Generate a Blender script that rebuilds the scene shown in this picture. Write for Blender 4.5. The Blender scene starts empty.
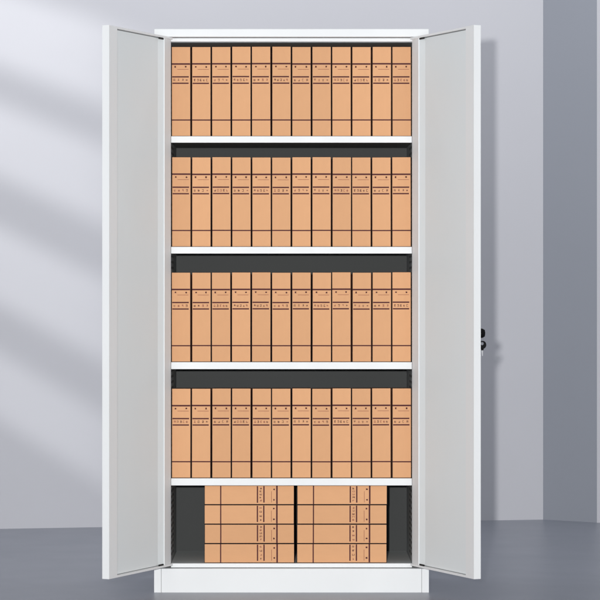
import bpy, bmesh, math, random
from mathutils import Vector, Matrix
random.seed(7)
scene = bpy.context.scene
C = scene.collection
R = math.radians

# ------------------------------------------------------------------ materials
def srgb(r, g, b):
    f = lambda c: (c/255/12.92) if c/255 <= 0.04045 else ((c/255+0.055)/1.055)**2.4
    return (f(r), f(g), f(b), 1.0)

def mat(name, col, rough=0.5, spec=0.5, metal=0.0, noise=None, bump=None, coat=0.0, rand=0.0, rough_noise=None):
    m = bpy.data.materials.new(name); m.use_nodes = True
    nt = m.node_tree; N = nt.nodes; L = nt.links
    p = N['Principled BSDF']
    p.inputs['Base Color'].default_value = col
    p.inputs['Roughness'].default_value = rough
    p.inputs['Specular IOR Level'].default_value = spec
    p.inputs['Metallic'].default_value = metal
    p.inputs['Coat Weight'].default_value = coat
    tc = N.new('ShaderNodeTexCoord')
    src = None
    if noise:
        scale, amt, stretch = noise
        mp = N.new('ShaderNodeMapping'); mp.inputs['Scale'].default_value = stretch
        nz = N.new('ShaderNodeTexNoise'); nz.inputs['Scale'].default_value = scale
        nz.inputs['Detail'].default_value = 5
        L.new(tc.outputs['Object'], mp.inputs['Vector']); L.new(mp.outputs['Vector'], nz.inputs['Vector'])
        mr = N.new('ShaderNodeMapRange')
        mr.inputs['From Min'].default_value = 0.25; mr.inputs['From Max'].default_value = 0.75
        mr.inputs['To Min'].default_value = 1-amt; mr.inputs['To Max'].default_value = 1+amt
        L.new(nz.outputs['Fac'], mr.inputs['Value'])
        src = mr.outputs['Result']
        if rand:
            oi = N.new('ShaderNodeObjectInfo')
            m2 = N.new('ShaderNodeMapRange')
            m2.inputs['To Min'].default_value = 1-rand; m2.inputs['To Max'].default_value = 1+rand
            L.new(oi.outputs['Random'], m2.inputs['Value'])
            mu = N.new('ShaderNodeMath'); mu.operation = 'MULTIPLY'
            L.new(src, mu.inputs[0]); L.new(m2.outputs['Result'], mu.inputs[1]); src = mu.outputs[0]
        hv = N.new('ShaderNodeHueSaturation'); hv.inputs['Color'].default_value = col
        L.new(src, hv.inputs['Value']); L.new(hv.outputs['Color'], p.inputs['Base Color'])
    if rough_noise:
        sc, lo, hi = rough_noise
        nz = N.new('ShaderNodeTexNoise'); nz.inputs['Scale'].default_value = sc; nz.inputs['Detail'].default_value = 4
        L.new(tc.outputs['Object'], nz.inputs['Vector'])
        mr = N.new('ShaderNodeMapRange')
        mr.inputs['From Min'].default_value = 0.3; mr.inputs['From Max'].default_value = 0.7
        mr.inputs['To Min'].default_value = lo; mr.inputs['To Max'].default_value = hi
        L.new(nz.outputs['Fac'], mr.inputs['Value']); L.new(mr.outputs['Result'], p.inputs['Roughness'])
    if bump:
        scale, strength, dist = bump
        nz = N.new('ShaderNodeTexNoise'); nz.inputs['Scale'].default_value = scale; nz.inputs['Detail'].default_value = 3
        L.new(tc.outputs['Object'], nz.inputs['Vector'])
        b = N.new('ShaderNodeBump'); b.inputs['Strength'].default_value = strength; b.inputs['Distance'].default_value = dist
        L.new(nz.outputs['Fac'], b.inputs['Height']); L.new(b.outputs['Normal'], p.inputs['Normal'])
    return m

M = {}
M['white'] = mat('white_powder_coat', (0.800, 0.822, 0.834, 1), 0.55, 0.35, noise=(3, 0.012, (1, 1, 1)), rough_noise=(9, 0.48, 0.62), bump=(900, 0.12, 0.0003))
M['panel'] = mat('light_grey_powder_coat', (0.760, 0.812, 0.832, 1), 0.55, 0.35, noise=(2.5, 0.018, (1, 1, .3)), rough_noise=(6, 0.45, 0.62), bump=(5, 0.22, 0.004))
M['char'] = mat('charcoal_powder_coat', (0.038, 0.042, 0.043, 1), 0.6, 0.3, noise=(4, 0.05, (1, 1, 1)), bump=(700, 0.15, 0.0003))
M['char_lifted'] = mat('lifted_charcoal_coat', (0.42, 0.455, 0.47, 1), 0.6, 0.3, noise=(4, 0.05, (1, 1, 1)), bump=(700, 0.15, 0.0003))  # charcoal lightened to make up for weak light on side liners and ceiling
M['shelf_grey'] = mat('shelf_grey_powder_coat', (0.24, 0.26, 0.27, 1), 0.6, 0.3, noise=(4, 0.05, (1, 1, 1)), bump=(700, 0.15, 0.0003))  # raised above charcoal so the unlit shelf undersides do not go black
M['floor_plate'] = mat('mid_grey_powder_coat', (0.60, 0.63, 0.63, 1), 0.55, 0.35, noise=(4, 0.05, (1, 1, 1)), bump=(700, 0.15, 0.0003))  # lightened to offset the weak light on the compartment floor
M['black'] = mat('black_slot', (0.006, 0.006, 0.007, 1), 0.6, 0.3)
M['seam'] = mat('grey_seam', (0.20, 0.205, 0.21, 1), 0.6, 0.2)
M['kraft'] = mat('kraft_board', (0.688, 0.374, 0.195, 1), 0.72, 0.2, noise=(60, 0.022, (1, 1, .35)), bump=(500, 0.15, 0.0003), rand=0.04)
M['edge'] = mat('board_edge_gap_shade', (0.026, 0.020, 0.022, 1), 0.8, 0.1)  # dark board edge, also painting shade into the gaps between boxes
M['ink'] = mat('maroon_ink', (0.085, 0.022, 0.024, 1), 0.7, 0.2)
M['ink2'] = mat('faded_maroon_ink', (0.27, 0.085, 0.06, 1), 0.7, 0.2)
M['plastic'] = mat('black_plastic', (0.006, 0.006, 0.007, 1), 0.65, 0.08)
M['steel'] = mat('key_steel', (0.30, 0.31, 0.33, 1), 0.55, 0.4, metal=0.4)
M['wall'] = mat('lilac_grey_wall', (0.550, 0.556, 0.596, 1), 0.85, 0.15, noise=(1.6, 0.018, (1, 1, 1)), bump=(160, 0.10, 0.001))
M['wall_shade'] = mat('painted_shade_wall', (0.282, 0.300, 0.342, 1), 0.8, 0.15, noise=(1.6, 0.02, (1, 1, 1)), bump=(160, 0.10, 0.001))  # wall tone darkened to paint the shade of the return face
M['floor'] = mat('grey_blue_floor', (0.248, 0.266, 0.312, 1), 0.42, 0.4, noise=(2.2, 0.03, (1, 1, 1)), bump=(60, 0.05, 0.0008), rough_noise=(5, 0.34, 0.38))

# ------------------------------------------------------------------ helpers
def box(bm, x0, x1, y0, y1, z0, z1, mi=0, f=None):
    pts = [(x0,y0,z0),(x1,y0,z0),(x1,y1,z0),(x0,y1,z0),(x0,y0,z1),(x1,y0,z1),(x1,y1,z1),(x0,y1,z1)]
    if f: pts = [f(*p) for p in pts]
    v = [bm.verts.new(p) for p in pts]
    for q in ((0,3,2,1),(4,5,6,7),(0,1,5,4),(1,2,6,5),(2,3,7,6),(3,0,4,7)):
        bm.faces.new([v[i] for i in q]).material_index = mi

def prism(bm, poly, z0, z1, mi=0, f=None):
    """extrude an (a,b) outline along the third axis"""
    lo = [bm.verts.new(f(a, b, z0) if f else (a, b, z0)) for a, b in poly]
    hi = [bm.verts.new(f(a, b, z1) if f else (a, b, z1)) for a, b in poly]
    n = len(poly)
    bm.faces.new(lo[::-1]).material_index = mi; bm.faces.new(hi).material_index = mi
    for i in range(n):
        bm.faces.new((lo[i], lo[(i+1) % n], hi[(i+1) % n], hi[i])).material_index = mi

def obj(name, bm, mats, parent=None, bevel=0.0, seg=2, smooth=False):
    bmesh.ops.recalc_face_normals(bm, faces=bm.faces[:])
    me = bpy.data.meshes.new(name); bm.to_mesh(me); bm.free()
    for m in (mats if isinstance(mats, (list, tuple)) else [mats]): me.materials.append(m)
    if smooth:
        for p in me.polygons: p.use_smooth = True
    o = bpy.data.objects.new(name, me); C.objects.link(o)
    if parent: o.parent = parent
    if bevel:
        b = o.modifiers.new('bevel', 'BEVEL'); b.width = bevel; b.segments = seg; b.limit_method = 'ANGLE'
        b.angle_limit = R(40); b.harden_normals = False
    return o

def empty(name, loc, label, cat, group=None):
    o = bpy.data.objects.new(name, None); C.objects.link(o)
    o.location = loc; o.empty_display_size = 0.05
    o['label'] = label; o['category'] = cat
    if group: o['group'] = group
    return o

# ------------------------------------------------------------------ camera geometry
D, H, FPX, CX, CY = 8.5, 0.992, 2578.0, 291.5, 291.0

# ------------------------------------------------------------------ setting
bm = bmesh.new()
v = [bm.verts.new(p) for p in ((-12,-14,0),(12,-14,0),(12,8,0),(-12,8,0))]
bm.faces.new(v)
fl = obj('floor', bm, M['floor']); fl['kind'] = 'structure'

A = Vector((-1.217, 2.25)); B = Vector((1.092, 2.69)); Cc = Vector((1.308, 2.54))
dAB = (B-A).normalized()
L0 = A - dAB*4.2; D1 = Cc + dAB*3.0
bm = bmesh.new()
nb = Vector((-dAB.y, dAB.x))*0.2
prism(bm, [tuple(L0), tuple(B), tuple(B+nb), tuple(L0+nb)], -0.02, 4.2)
w1 = obj('wall', bm, M['wall']); w1['kind'] = 'structure'
# return: face turning towards the viewer with its shade painted in, ending in a pale face of its own
bm = bmesh.new()
e = 0.004
dBC = (Cc-B).normalized()
B2 = B - dBC*0.003
nC = Vector((-dBC.y, dBC.x))
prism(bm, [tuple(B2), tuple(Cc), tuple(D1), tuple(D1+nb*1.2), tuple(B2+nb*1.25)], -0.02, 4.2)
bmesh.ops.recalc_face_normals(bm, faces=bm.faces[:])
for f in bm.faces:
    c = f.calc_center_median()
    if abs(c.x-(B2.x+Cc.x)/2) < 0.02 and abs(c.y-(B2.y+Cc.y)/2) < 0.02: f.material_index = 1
w2 = obj('wall_return', bm, [M['wall'], M['wall_shade']]); w2['kind'] = 'structure'

# ------------------------------------------------------------------ cabinet
cab = empty('file_cabinet', (0, 0, 0), 'tall white metal filing cabinet with both doors open on a grey floor', 'cabinet')
W, IW, DEP = 0.452, 0.3980, 0.42
ZT = 1.854
SILL = 0.0936

for s in (-1, 1):
    bm = bmesh.new()
    f = lambda x, y, z, s=s: (s*x, y, z)
    box(bm, 0.4445, 0.4505, 0.0, DEP, 0.0788, 1.8275, 0, f)           # outer skin
    box(bm, IW, 0.4445, 0.0, 0.018, SILL+.0005, 1.8125, 0, f)         # front return
    box(bm, 0.4445, 0.4475, -0.0005, 0.0, 0.08, 1.82, 0, f)
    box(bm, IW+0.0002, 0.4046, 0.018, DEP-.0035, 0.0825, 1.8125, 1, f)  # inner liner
    z = SILL + 0.022                                                  # punched slots for the shelf clips
    while z < 1.80:
        for yy in (0.040, 0.125):
            box(bm, IW-0.0006, IW+0.0004, yy, yy+0.040, z, z+0.0075, 2, f)
        z += 0.0190
    obj('side_panel', bm, [M['white'], M['char_lifted'], M['black']], cab)

bm = bmesh.new()
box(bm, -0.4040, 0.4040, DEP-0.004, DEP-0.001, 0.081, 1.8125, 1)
box(bm, -0.4505, 0.4505, DEP, DEP+0.003, 0.03, 1.8275, 0)
obj('back_panel', bm, [M['white'], M['char']], cab)

bm = bmesh.new()
box(bm, -W, W, -0.022, DEP+.006, 1.8280, ZT)                 # hood over the doors
box(bm, -0.4445, 0.4445, 0.0005, 0.014, 1.8145, 1.8262)      # recessed lip
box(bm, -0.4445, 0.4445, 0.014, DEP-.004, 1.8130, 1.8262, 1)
obj('top_panel', bm, [M['white'], M['char_lifted']], cab, bevel=0.0016)

bm = bmesh.new()
box(bm, -0.3975, 0.3975, 0.0005, 0.014, 0.0803, SILL, 0)
box(bm, -0.3976, 0.3976, 0.014, DEP-.0038, 0.083, SILL-0.0005, 1)
obj('bottom_panel', bm, [M['white'], M['floor_plate']], cab, bevel=0.0008)

bm = bmesh.new()
box(bm, -0.4280, 0.4280, -0.0200, -0.004, 0.0, 0.0785)
box(bm, -0.4520, -0.4290, -0.0205, DEP, 0.0, 0.0780)
box(bm, 0.4290, 0.4520, -0.0205, DEP, 0.0, 0.0780)
box(bm, -0.4285, 0.4285, DEP-0.01, DEP, 0.0, 0.0780)
box(bm, -0.4290, 0.4290, -0.004, DEP-0.01, 0.0700, 0.0780)
box(bm, -0.4290, -0.4280, -0.0175, -0.004, 0.0, 0.0780, 1)
box(bm, 0.4280, 0.4290, -0.0175, -0.004, 0.0, 0.0780, 1)
obj('plinth', bm, [M['white'], M['seam']], cab, bevel=0.0006)

SH = [(136.2, 142.7), (246.8, 253.6), (362.1, 369.2), (478.3, 485.5)]
shelf_top = []
for i, (a, b) in enumerate(SH):
    zt = H-(a-CY)/(FPX/(D+.004)); zb = H-(b-CY)/(FPX/(D+.004))
    shelf_top.append(zt)
    bm = bmesh.new()
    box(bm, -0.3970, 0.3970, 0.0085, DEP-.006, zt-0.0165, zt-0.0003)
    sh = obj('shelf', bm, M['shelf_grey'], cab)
    bm = bmesh.new()
    box(bm, -0.3972, 0.3972, 0.0035, 0.0080, zb, zt)
    obj('front_edge', bm, M['white'], sh, bevel=0.0014)

# ------------------------------------------------------------------ doors (hinge frame: u hinge->free edge, w inner->outer face)
def door_frame(s):
    hx, hy = 0.3916, -0.0125
    d = (0.410, -0.9121); o = (0.9121, 0.410)
    return lambda u, w, z: (s*(hx+u*d[0]+w*o[0]), hy+u*d[1]+w*o[1], z)
DZ0, DZ1, DW, DT = 0.0880, 1.8265, 0.4400, 0.0245
for s in (-1, 1):
    f = door_frame(s)
    bm = bmesh.new()
    box(bm, 0.0, DW, DT-0.0015, DT, DZ0, DZ1, 0, f)                         # outer sheet
    LP = 0.0065
    # hinge stile, its face falling back a little towards the cabinet
    prism(bm, [(0.0, 0.0065), (0.058, 0.0), (0.058, DT-0.0015), (0.0, DT-0.0015)], DZ0+LP, DZ1-LP, 0, f)
    # inner pressed panel with soft folds on both sides
    prism(bm, [(0.058, 0.0022), (0.090, 0.0085), (0.386, 0.0085), (0.386, DT-0.0015), (0.058, DT-0.0015)],
          DZ0+LP+0.0022, DZ1-LP-0.0028, 1, f)
    # free stile
    prism(bm, [(0.386, 0.0), (DW, 0.0), (DW, DT-0.0015), (0.386, DT-0.0015)], DZ0+LP, DZ1-LP, 0, f)
    # top and bottom return lips
    box(bm, 0.0, DW, 0.0, DT-0.0015, DZ0, DZ0+LP, 0, f)
    box(bm, 0.0, DW, 0.0, DT-0.0015, DZ1-LP, DZ1, 0, f)
    dr = obj('door', bm, [M['white'], M['panel']], cab)
    for z0 in (DZ0+LP+0.0004, DZ1-LP-0.0060):
        bm = bmesh.new()
        box(bm, 0.062, 0.094, 0.0005, 0.0045, z0, z0+0.0050, 0, f)
        obj('hinge_pin', bm, M['black'], dr, bevel=0.0008)
    if s == 1:
        # round black lock on the outer face
        bm = bmesh.new()
        n = 28
        prof = [(0.0150, 0.0), (0.0150, 0.0125), (0.0143, 0.0165), (0.0120, 0.0195), (0.0085, 0.0208), (0.0045, 0.0208), (0.0040, 0.0195), (0.0, 0.0195)]
        cu, cz = 0.4215, 0.8590
        rings = []
        for r, h in prof[:-1]:
            rings.append([bm.verts.new(f(cu+r*math.cos(2*math.pi*k/n), DT+h+0.0002, cz+r*math.sin(2*math.pi*k/n))) for k in range(n)])
        for a, b in zip(rings, rings[1:]):
            for k in range(n): bm.faces.new((a[k], a[(k+1) % n], b[(k+1) % n], b[k]))
        bm.faces.new(rings[-1]); bm.faces.new(rings[0][::-1])
        # grip bar across the knob
        box(bm, cu-0.003, cu+0.003, DT+0.0205, DT+0.0235, cz-0.011, cz+0.011, 0, f)
        obj('lock', bm, M['plastic'], dr, bevel=0.0008)

# spare key hanging from the lock
f = door_frame(1)
kx, ky, _ = f(0.4225, DT+0.0145, 0)
key = empty('key', (kx, ky, 0.783), 'small key with black bow and bright blade hanging under the lock of the right door', 'key')
def K(x, z): return (x, z)
bm = bmesh.new()
n = 30
zc = 0.0395; th = 0.0024
def rad(a, inner):
    return (0.0046 if inner else 0.0112 + 0.0018*abs(math.cos(a)))
vo = {}
for side in (-1, 1):
    for inn in (0, 1):
        vo[side, inn] = [bm.verts.new((rad(a, inn)*math.cos(a), side*th, zc+rad(a, inn)*1.12*math.sin(a)+(0.004 if inn else 0))) for a in [2*math.pi*k/n for k in range(n)]]
for k in range(n):
    j = (k+1) % n
    bm.faces.new((vo[1,0][k], vo[1,0][j], vo[1,1][j], vo[1,1][k]))
    bm.faces.new((vo[-1,0][k], vo[-1,1][k], vo[-1,1][j], vo[-1,0][j]))
    bm.faces.new((vo[1,0][k], vo[-1,0][k], vo[-1,0][j], vo[1,0][j]))
    bm.faces.new((vo[1,1][k], vo[1,1][j], vo[-1,1][j], vo[-1,1][k]))
prism(bm, [(-0.0045, zc-0.0105), (0.0050, zc-0.0105), (0.0040, zc-0.0175), (-0.0030, zc-0.0175)], -th, th, 0, lambda a, b, c: (a, c, b))
kb = obj('bow', bm, M['plastic'], key, bevel=0.0006)
bm = bmesh.new()
zb = zc-0.0175
prism(bm, [(-0.0020, zb), (0.0024, zb), (0.0024, 0.006), (0.0004, 0.004), (-0.0014, 0.007), (-0.0002, 0.009), (-0.0018, 0.0115), (-0.0004, 0.0135), (-0.0020, 0.0155)],
      -0.0009, 0.0009, 0, lambda a, b, c: (a, c, b))
obj('blade', bm, M['steel'], key)
# wire ring joining bow and lock
bm = bmesh.new()
R1, r1, n, m_ = 0.0085, 0.0007, 28, 8
vs = [[bm.verts.new(((R1+r1*math.cos(b))*math.cos(a)*0.35, (R1+r1*math.cos(b))*math.cos(a)*0.9, 0.0555+(R1*1.0+r1*math.cos(b))*math.sin(a)+r1*math.sin(b)*0.2)) for b in [2*math.pi*q/m_ for q in range(m_)]] for a in [2*math.pi*k/n for k in range(n)]]
for k in range(n):
    for q in range(m_):
        bm.faces.new((vs[k][q], vs[(k+1) % n][q], vs[(k+1) % n][(q+1) % m_], vs[k][(q+1) % m_]))
obj('ring', bm, M['steel'], key, smooth=True)

# ------------------------------------------------------------------ archive boxes
BW, BH, BD = 0.0630, 0.2970, 0.245
def quad(bm, x0, x1, z0, z1, mi, y=-0.00012):
    v = [bm.verts.new(p) for p in ((x0, y, z0), (x1, y, z0), (x1, y, z1), (x0, y, z1))]
    bm.faces.new(v).material_index = mi

def glyph(bm, cx, cz, w, h, rnd, mi):
    """a tiny illegible character: a few crossing pen strokes"""
    t = 0.0012
    rows = rnd.sample([-0.42, -0.15, 0.12, 0.42], rnd.choice((2, 3)))
    for r in rows:
        a = rnd.uniform(0.3, 0.5)
        quad(bm, cx-w*a, cx+w*a, cz+h*r-t/2, cz+h*r+t/2, mi, -0.00012)
    for c in rnd.sample([-0.3, 0.0, 0.3], rnd.choice((1, 2))):
        a, b = rnd.uniform(0.2, 0.5), rnd.uniform(0.2, 0.5)
        quad(bm, cx+w*c-t/2, cx+w*c+t/2, cz-h*a, cz+h*b, mi, -0.00016)

def spine_mesh(seed):
    rnd = random.Random(seed)
    bm = bmesh.new()
    w, h, e = BW/2, BH, 0.0014
    def ring(ins, y): return [bm.verts.new(p) for p in ((-w+ins, y, ins), (w-ins, y, ins), (w-ins, y, h-ins), (-w+ins, y, h-ins))]
    r0, r1, r2 = ring(e, 0), ring(0, e), ring(0, 0.0180)
    bm.faces.new(r0).material_index = 0
    for a, b in ((r0, r1), (r1, r2)):
        for k in range(4): bm.faces.new((a[k], a[(k+1) % 4], b[(k+1) % 4], b[k])).material_index = 1
    bm.faces.new(r2[::-1]).material_index = 1
    J = lambda a=0.0003: rnd.uniform(-a, a)
    T = h  # distances down from the top, in metres
    def line(d, t, x0, x1, mi): quad(bm, x0, x1, T-d-t/2, T-d+t/2, mi)
    line(0.0572+J(), 0.0052, -w+0.0014, w-0.0018+J(), 2)
    line(0.1000+J(), 0.0044, -w+0.0022, w-0.0062+J(.0006), 2)
    line(0.1215+J(), 0.0043, -w+0.0026, w-0.0062+J(.0006), 2)
    line(0.2430+J(), 0.0040, -w+0.0012, w-0.0014, 2)
    # heading: one dark character at each side and a hairline between them
    for cx in (-0.0185, 0.0160):
        cx += J(.0012)
        glyph(bm, cx, T-0.0668, 0.0068, 0.0056, rnd, 2)
        quad(bm, cx-0.0019, cx+0.0019, T-0.0690, T-0.0648, 2, -0.0002)
    line(0.0752, 0.0013, -0.0125, 0.0245, 3)
    # row of small characters between the two lines
    k = rnd.choice((4, 5, 5))
    for i in range(k):
        cx = -0.0205 + i*(0.0405/(k-1)) - 0.0015 + J(.0006)
        glyph(bm, cx, T-0.1106, 0.0066, 0.0076, rnd, 2 if rnd.random() < .7 else 3)
    bm.normal_update()
    for f in bm.faces:
        if f.material_index >= 2 and f.normal.y > 0: f.normal_flip()
    me = bpy.data.meshes.new('spine')
    # keep winding of the ink quads; fix only the slab
    slab = [f for f in bm.faces if f.material_index < 2]
    bmesh.ops.recalc_face_normals(bm, faces=slab)
    bm.to_mesh(me); bm.free()
    for m in (M['kraft'], M['edge'], M['ink'], M['ink2']): me.materials.append(m)
    return me

def case_mesh():
    bm = bmesh.new()
    w = BW/2+0.00055
    box(bm, -w, w, 0.0182, BD, 0.0006, BH-0.0075)
    bmesh.ops.recalc_face_normals(bm, faces=bm.faces[:])
    for f in bm.faces:
        if f.calc_center_median().y < 0.019: f.material_index = 1  # front rim darkened as painted gap shade
    me = bpy.data.meshes.new('case'); bm.to_mesh(me); bm.free()
    me.materials.append(M['kraft']); me.materials.append(M['edge'])
    return me

spines = [spine_mesh(100+i) for i in range(14)]
case = case_mesh()
proto = bpy.data.objects.new('archive_box', None); C.objects.link(proto); proto.empty_display_size = 0.02
ps = bpy.data.objects.new('spine', spines[0]); C.objects.link(ps); ps.parent = proto
pc = bpy.data.objects.new('case', case); C.objects.link(pc); pc.parent = proto
first = [True]; order = []
def place(loc, roty, label):
    if first[0]:
        r, s, c = proto, ps, pc; first[0] = False
    else:
        r = proto.copy(); C.objects.link(r)
        s = ps.copy(); C.objects.link(s); s.parent = r
        c = pc.copy(); C.objects.link(c); c.parent = r
    if not order: order.extend(random.sample(range(14), 14))
    s.data = spines[order.pop()]
    r.location = loc; r.rotation_euler = (0, roty + (random.uniform(-0.0018, 0.0018) if not roty else 0), random.uniform(-0.004, 0.004))
    r.scale = (1, 1, random.uniform(0.9965, 1.0015))
    r['label'] = label; r['category'] = 'archive box'; r['group'] = 'tan archive boxes filed in the cabinet'

shelf_name = ['on the top shelf', 'on the second shelf from the top', 'on the third shelf from the top', 'on the fourth shelf down']
nth = ['first', 'second', 'third', 'fourth', 'fifth', 'sixth']
P = 0.0662
for r in range(4):
    for c in range(12):
        x = (c-5.5)*P + random.uniform(-0.0007, 0.0007)
        if c == 0: l = 'tan archive box standing %s, against the left side wall' % shelf_name[r]
        elif c == 11: l = 'tan archive box standing %s, against the right side wall' % shelf_name[r]
        elif c < 6: l = 'tan archive box standing %s, %s from the left' % (shelf_name[r], nth[c])
        else: l = 'tan archive box standing %s, %s from the right' % (shelf_name[r], nth[11-c])
        place((x, 0.0125+random.uniform(0, 0.0015), shelf_top[r]+0.0002), 0, l)
lev = ['bottom', 'second from the bottom', 'second from the top', 'topmost']
for si, (side, cx) in enumerate((('left', -0.1393), ('right', 0.1667))):
    for k in range(4):
        x = cx - BH/2 + random.uniform(-0.0007, 0.0007)
        z = SILL + 0.0007 + BW/2 + k*(BW+0.0012)
        place((x, 0.0125+random.uniform(0, 0.001), z), R(90),
              'tan archive box lying flat, %s in the %s stack of four' % (lev[k], side))

# ------------------------------------------------------------------ light
world = bpy.data.worlds.new('World'); scene.world = world; world.use_nodes = True
bg = world.node_tree.nodes['Background']
bg.inputs['Color'].default_value = (0.94, 0.96, 1.0, 1); bg.inputs['Strength'].default_value = 0.46

def lamp(name, kind, loc, power, col=(1, 1, 1)):
    l = bpy.data.lights.new(name, kind); l.energy = power; l.color = col
    o = bpy.data.objects.new(name, l); C.objects.link(o); o.location = loc
    return o
k = lamp('key_lamp', 'POINT', (-0.19, -8.6, 1.15), 2000, (1.0, 0.985, 0.965))
k.data.shadow_soft_size = 0.045

def aim(o, target, xdir=None):
    z = (Vector(o.location)-Vector(target)).normalized()
    x = Vector(xdir) if xdir else Vector((1, 0, 0))
    x = (x - z*x.dot(z)).normalized(); y = z.cross(x)
    o.rotation_euler = Matrix((x, y, z)).transposed().to_euler()

# added soft overhead fill, brightening the upper wall
t = lamp('overhead_fill', 'AREA', (0.1, 0.9, 3.7), 36, (0.97, 0.98, 1.0))
t.data.shape = 'RECTANGLE'; t.data.size = 4.0; t.data.size_y = 0.6
aim(t, (0.1, 2.5, 2.2))

# slanting window light on the wall, left
toL = Vector((-0.62, -0.66, 0.30)).normalized()
band = Vector((dAB.x, dAB.y, -0.47)).normalized()
def wall_pt(px, py):
    # a point of the wall, from the picture
    a = (px-CX)/FPX
    # x = a*(D+y);  y = A.y + k*(x-A.x)
    kk = dAB.y/dAB.x
    y = (A.y + kk*(a*D-A.x))/(1-kk*a); x = a*(D+y)
    return Vector((x, y, H-(py-CY)*(D+y)/FPX))
loc = wall_pt(50, 230) + toL*5.0
o = lamp('window_light', 'SPOT', loc, 580, (1.0, 0.995, 0.975))
aim(o, wall_pt(50, 230), band)
o.data.spot_size = R(60); o.data.spot_blend = 0.3; o.data.shadow_soft_size = 0.02
Mx = o.rotation_euler.to_matrix().transposed()
def uv(p):
    q = Mx @ (p-loc); return q.x/-q.z, q.y/-q.z
l = o.data; l.use_nodes = True
nt = l.node_tree; N = nt.nodes; LK = nt.links
em = N['Emission']
tc = N.new('ShaderNodeTexCoord'); sx = N.new('ShaderNodeSeparateXYZ'); LK.new(tc.outputs['Normal'], sx.inputs[0])
def mth(op, a, b=None):
    n = N.new('ShaderNodeMath'); n.operation = op
    for i, q in enumerate((a, b)):
        if q is None: continue
        if isinstance(q, (int, float)): n.inputs[i].default_value = q
        else: LK.new(q, n.inputs[i])
    return n.outputs[0]
az = mth('ABSOLUTE', sx.outputs['Z'])
U = mth('DIVIDE', sx.outputs['X'], az); V = mth('DIVIDE', sx.outputs['Y'], az)
def smooth(x, a, b, lo, hi):
    n = N.new('ShaderNodeMapRange'); n.interpolation_type = 'SMOOTHSTEP'
    n.inputs['From Min'].default_value = a; n.inputs['From Max'].default_value = b
    n.inputs['To Min'].default_value = lo; n.inputs['To Max'].default_value = hi
    LK.new(x, n.inputs['Value']); return n.outputs['Result']
tot = None
# daylight falling between the bars of a window: four soft slanting bars
for py, half, pw in ((44, 39, 1.0), (162, 37, 0.92), (292, 39, 0.92), (417, 34, 0.82)):
    vc = uv(wall_pt(50, py))[1]; hv = abs(uv(wall_pt(50, py-half))[1]-vc); bl = abs(uv(wall_pt(50, py-19))[1]-vc)
    d = mth('ABSOLUTE', mth('SUBTRACT', V, vc))
    b = smooth(d, hv-bl, hv+bl, pw, 0.0)
    tot = b if tot is None else mth('ADD', tot, b)
a_, b_ = uv(wall_pt(50, 46)), uv(wall_pt(50, 416))
kk_ = (b_[0]-a_[0])/(b_[1]-a_[1])
U = mth('SUBTRACT', U, mth('MULTIPLY', V, kk_))
ux = lambda x, y: (lambda q: q[0]-kk_*q[1])(uv(wall_pt(x, y)))
u0, u1, u2 = ux(75, 230), ux(215, 230), ux(-160, 230)
tot = mth('MULTIPLY', tot, smooth(U, u0, u1, 1.0, 0.0))
tot = mth('MULTIPLY', tot, smooth(U, u2, u0, 0.6, 1.0))
LK.new(tot, em.inputs['Strength'])

# ------------------------------------------------------------------ camera
cd = bpy.data.cameras.new('camera'); cam = bpy.data.objects.new('camera', cd); C.objects.link(cam)
cam.location = (0, -D, H); cam.rotation_euler = (R(90), 0, 0)
cd.sensor_width = 36; cd.lens = 36*FPX/600
cd.shift_x = (300-CX)/600; cd.shift_y = -(300-CY)/600
cd.clip_end = 100
scene.camera = cam
scene.view_settings.view_transform = 'Standard'; scene.view_settings.look = 'None'
scene.view_settings.gamma = 1; scene.view_settings.exposure = 0
scene.render.resolution_x = 1024; scene.render.resolution_y = 1024
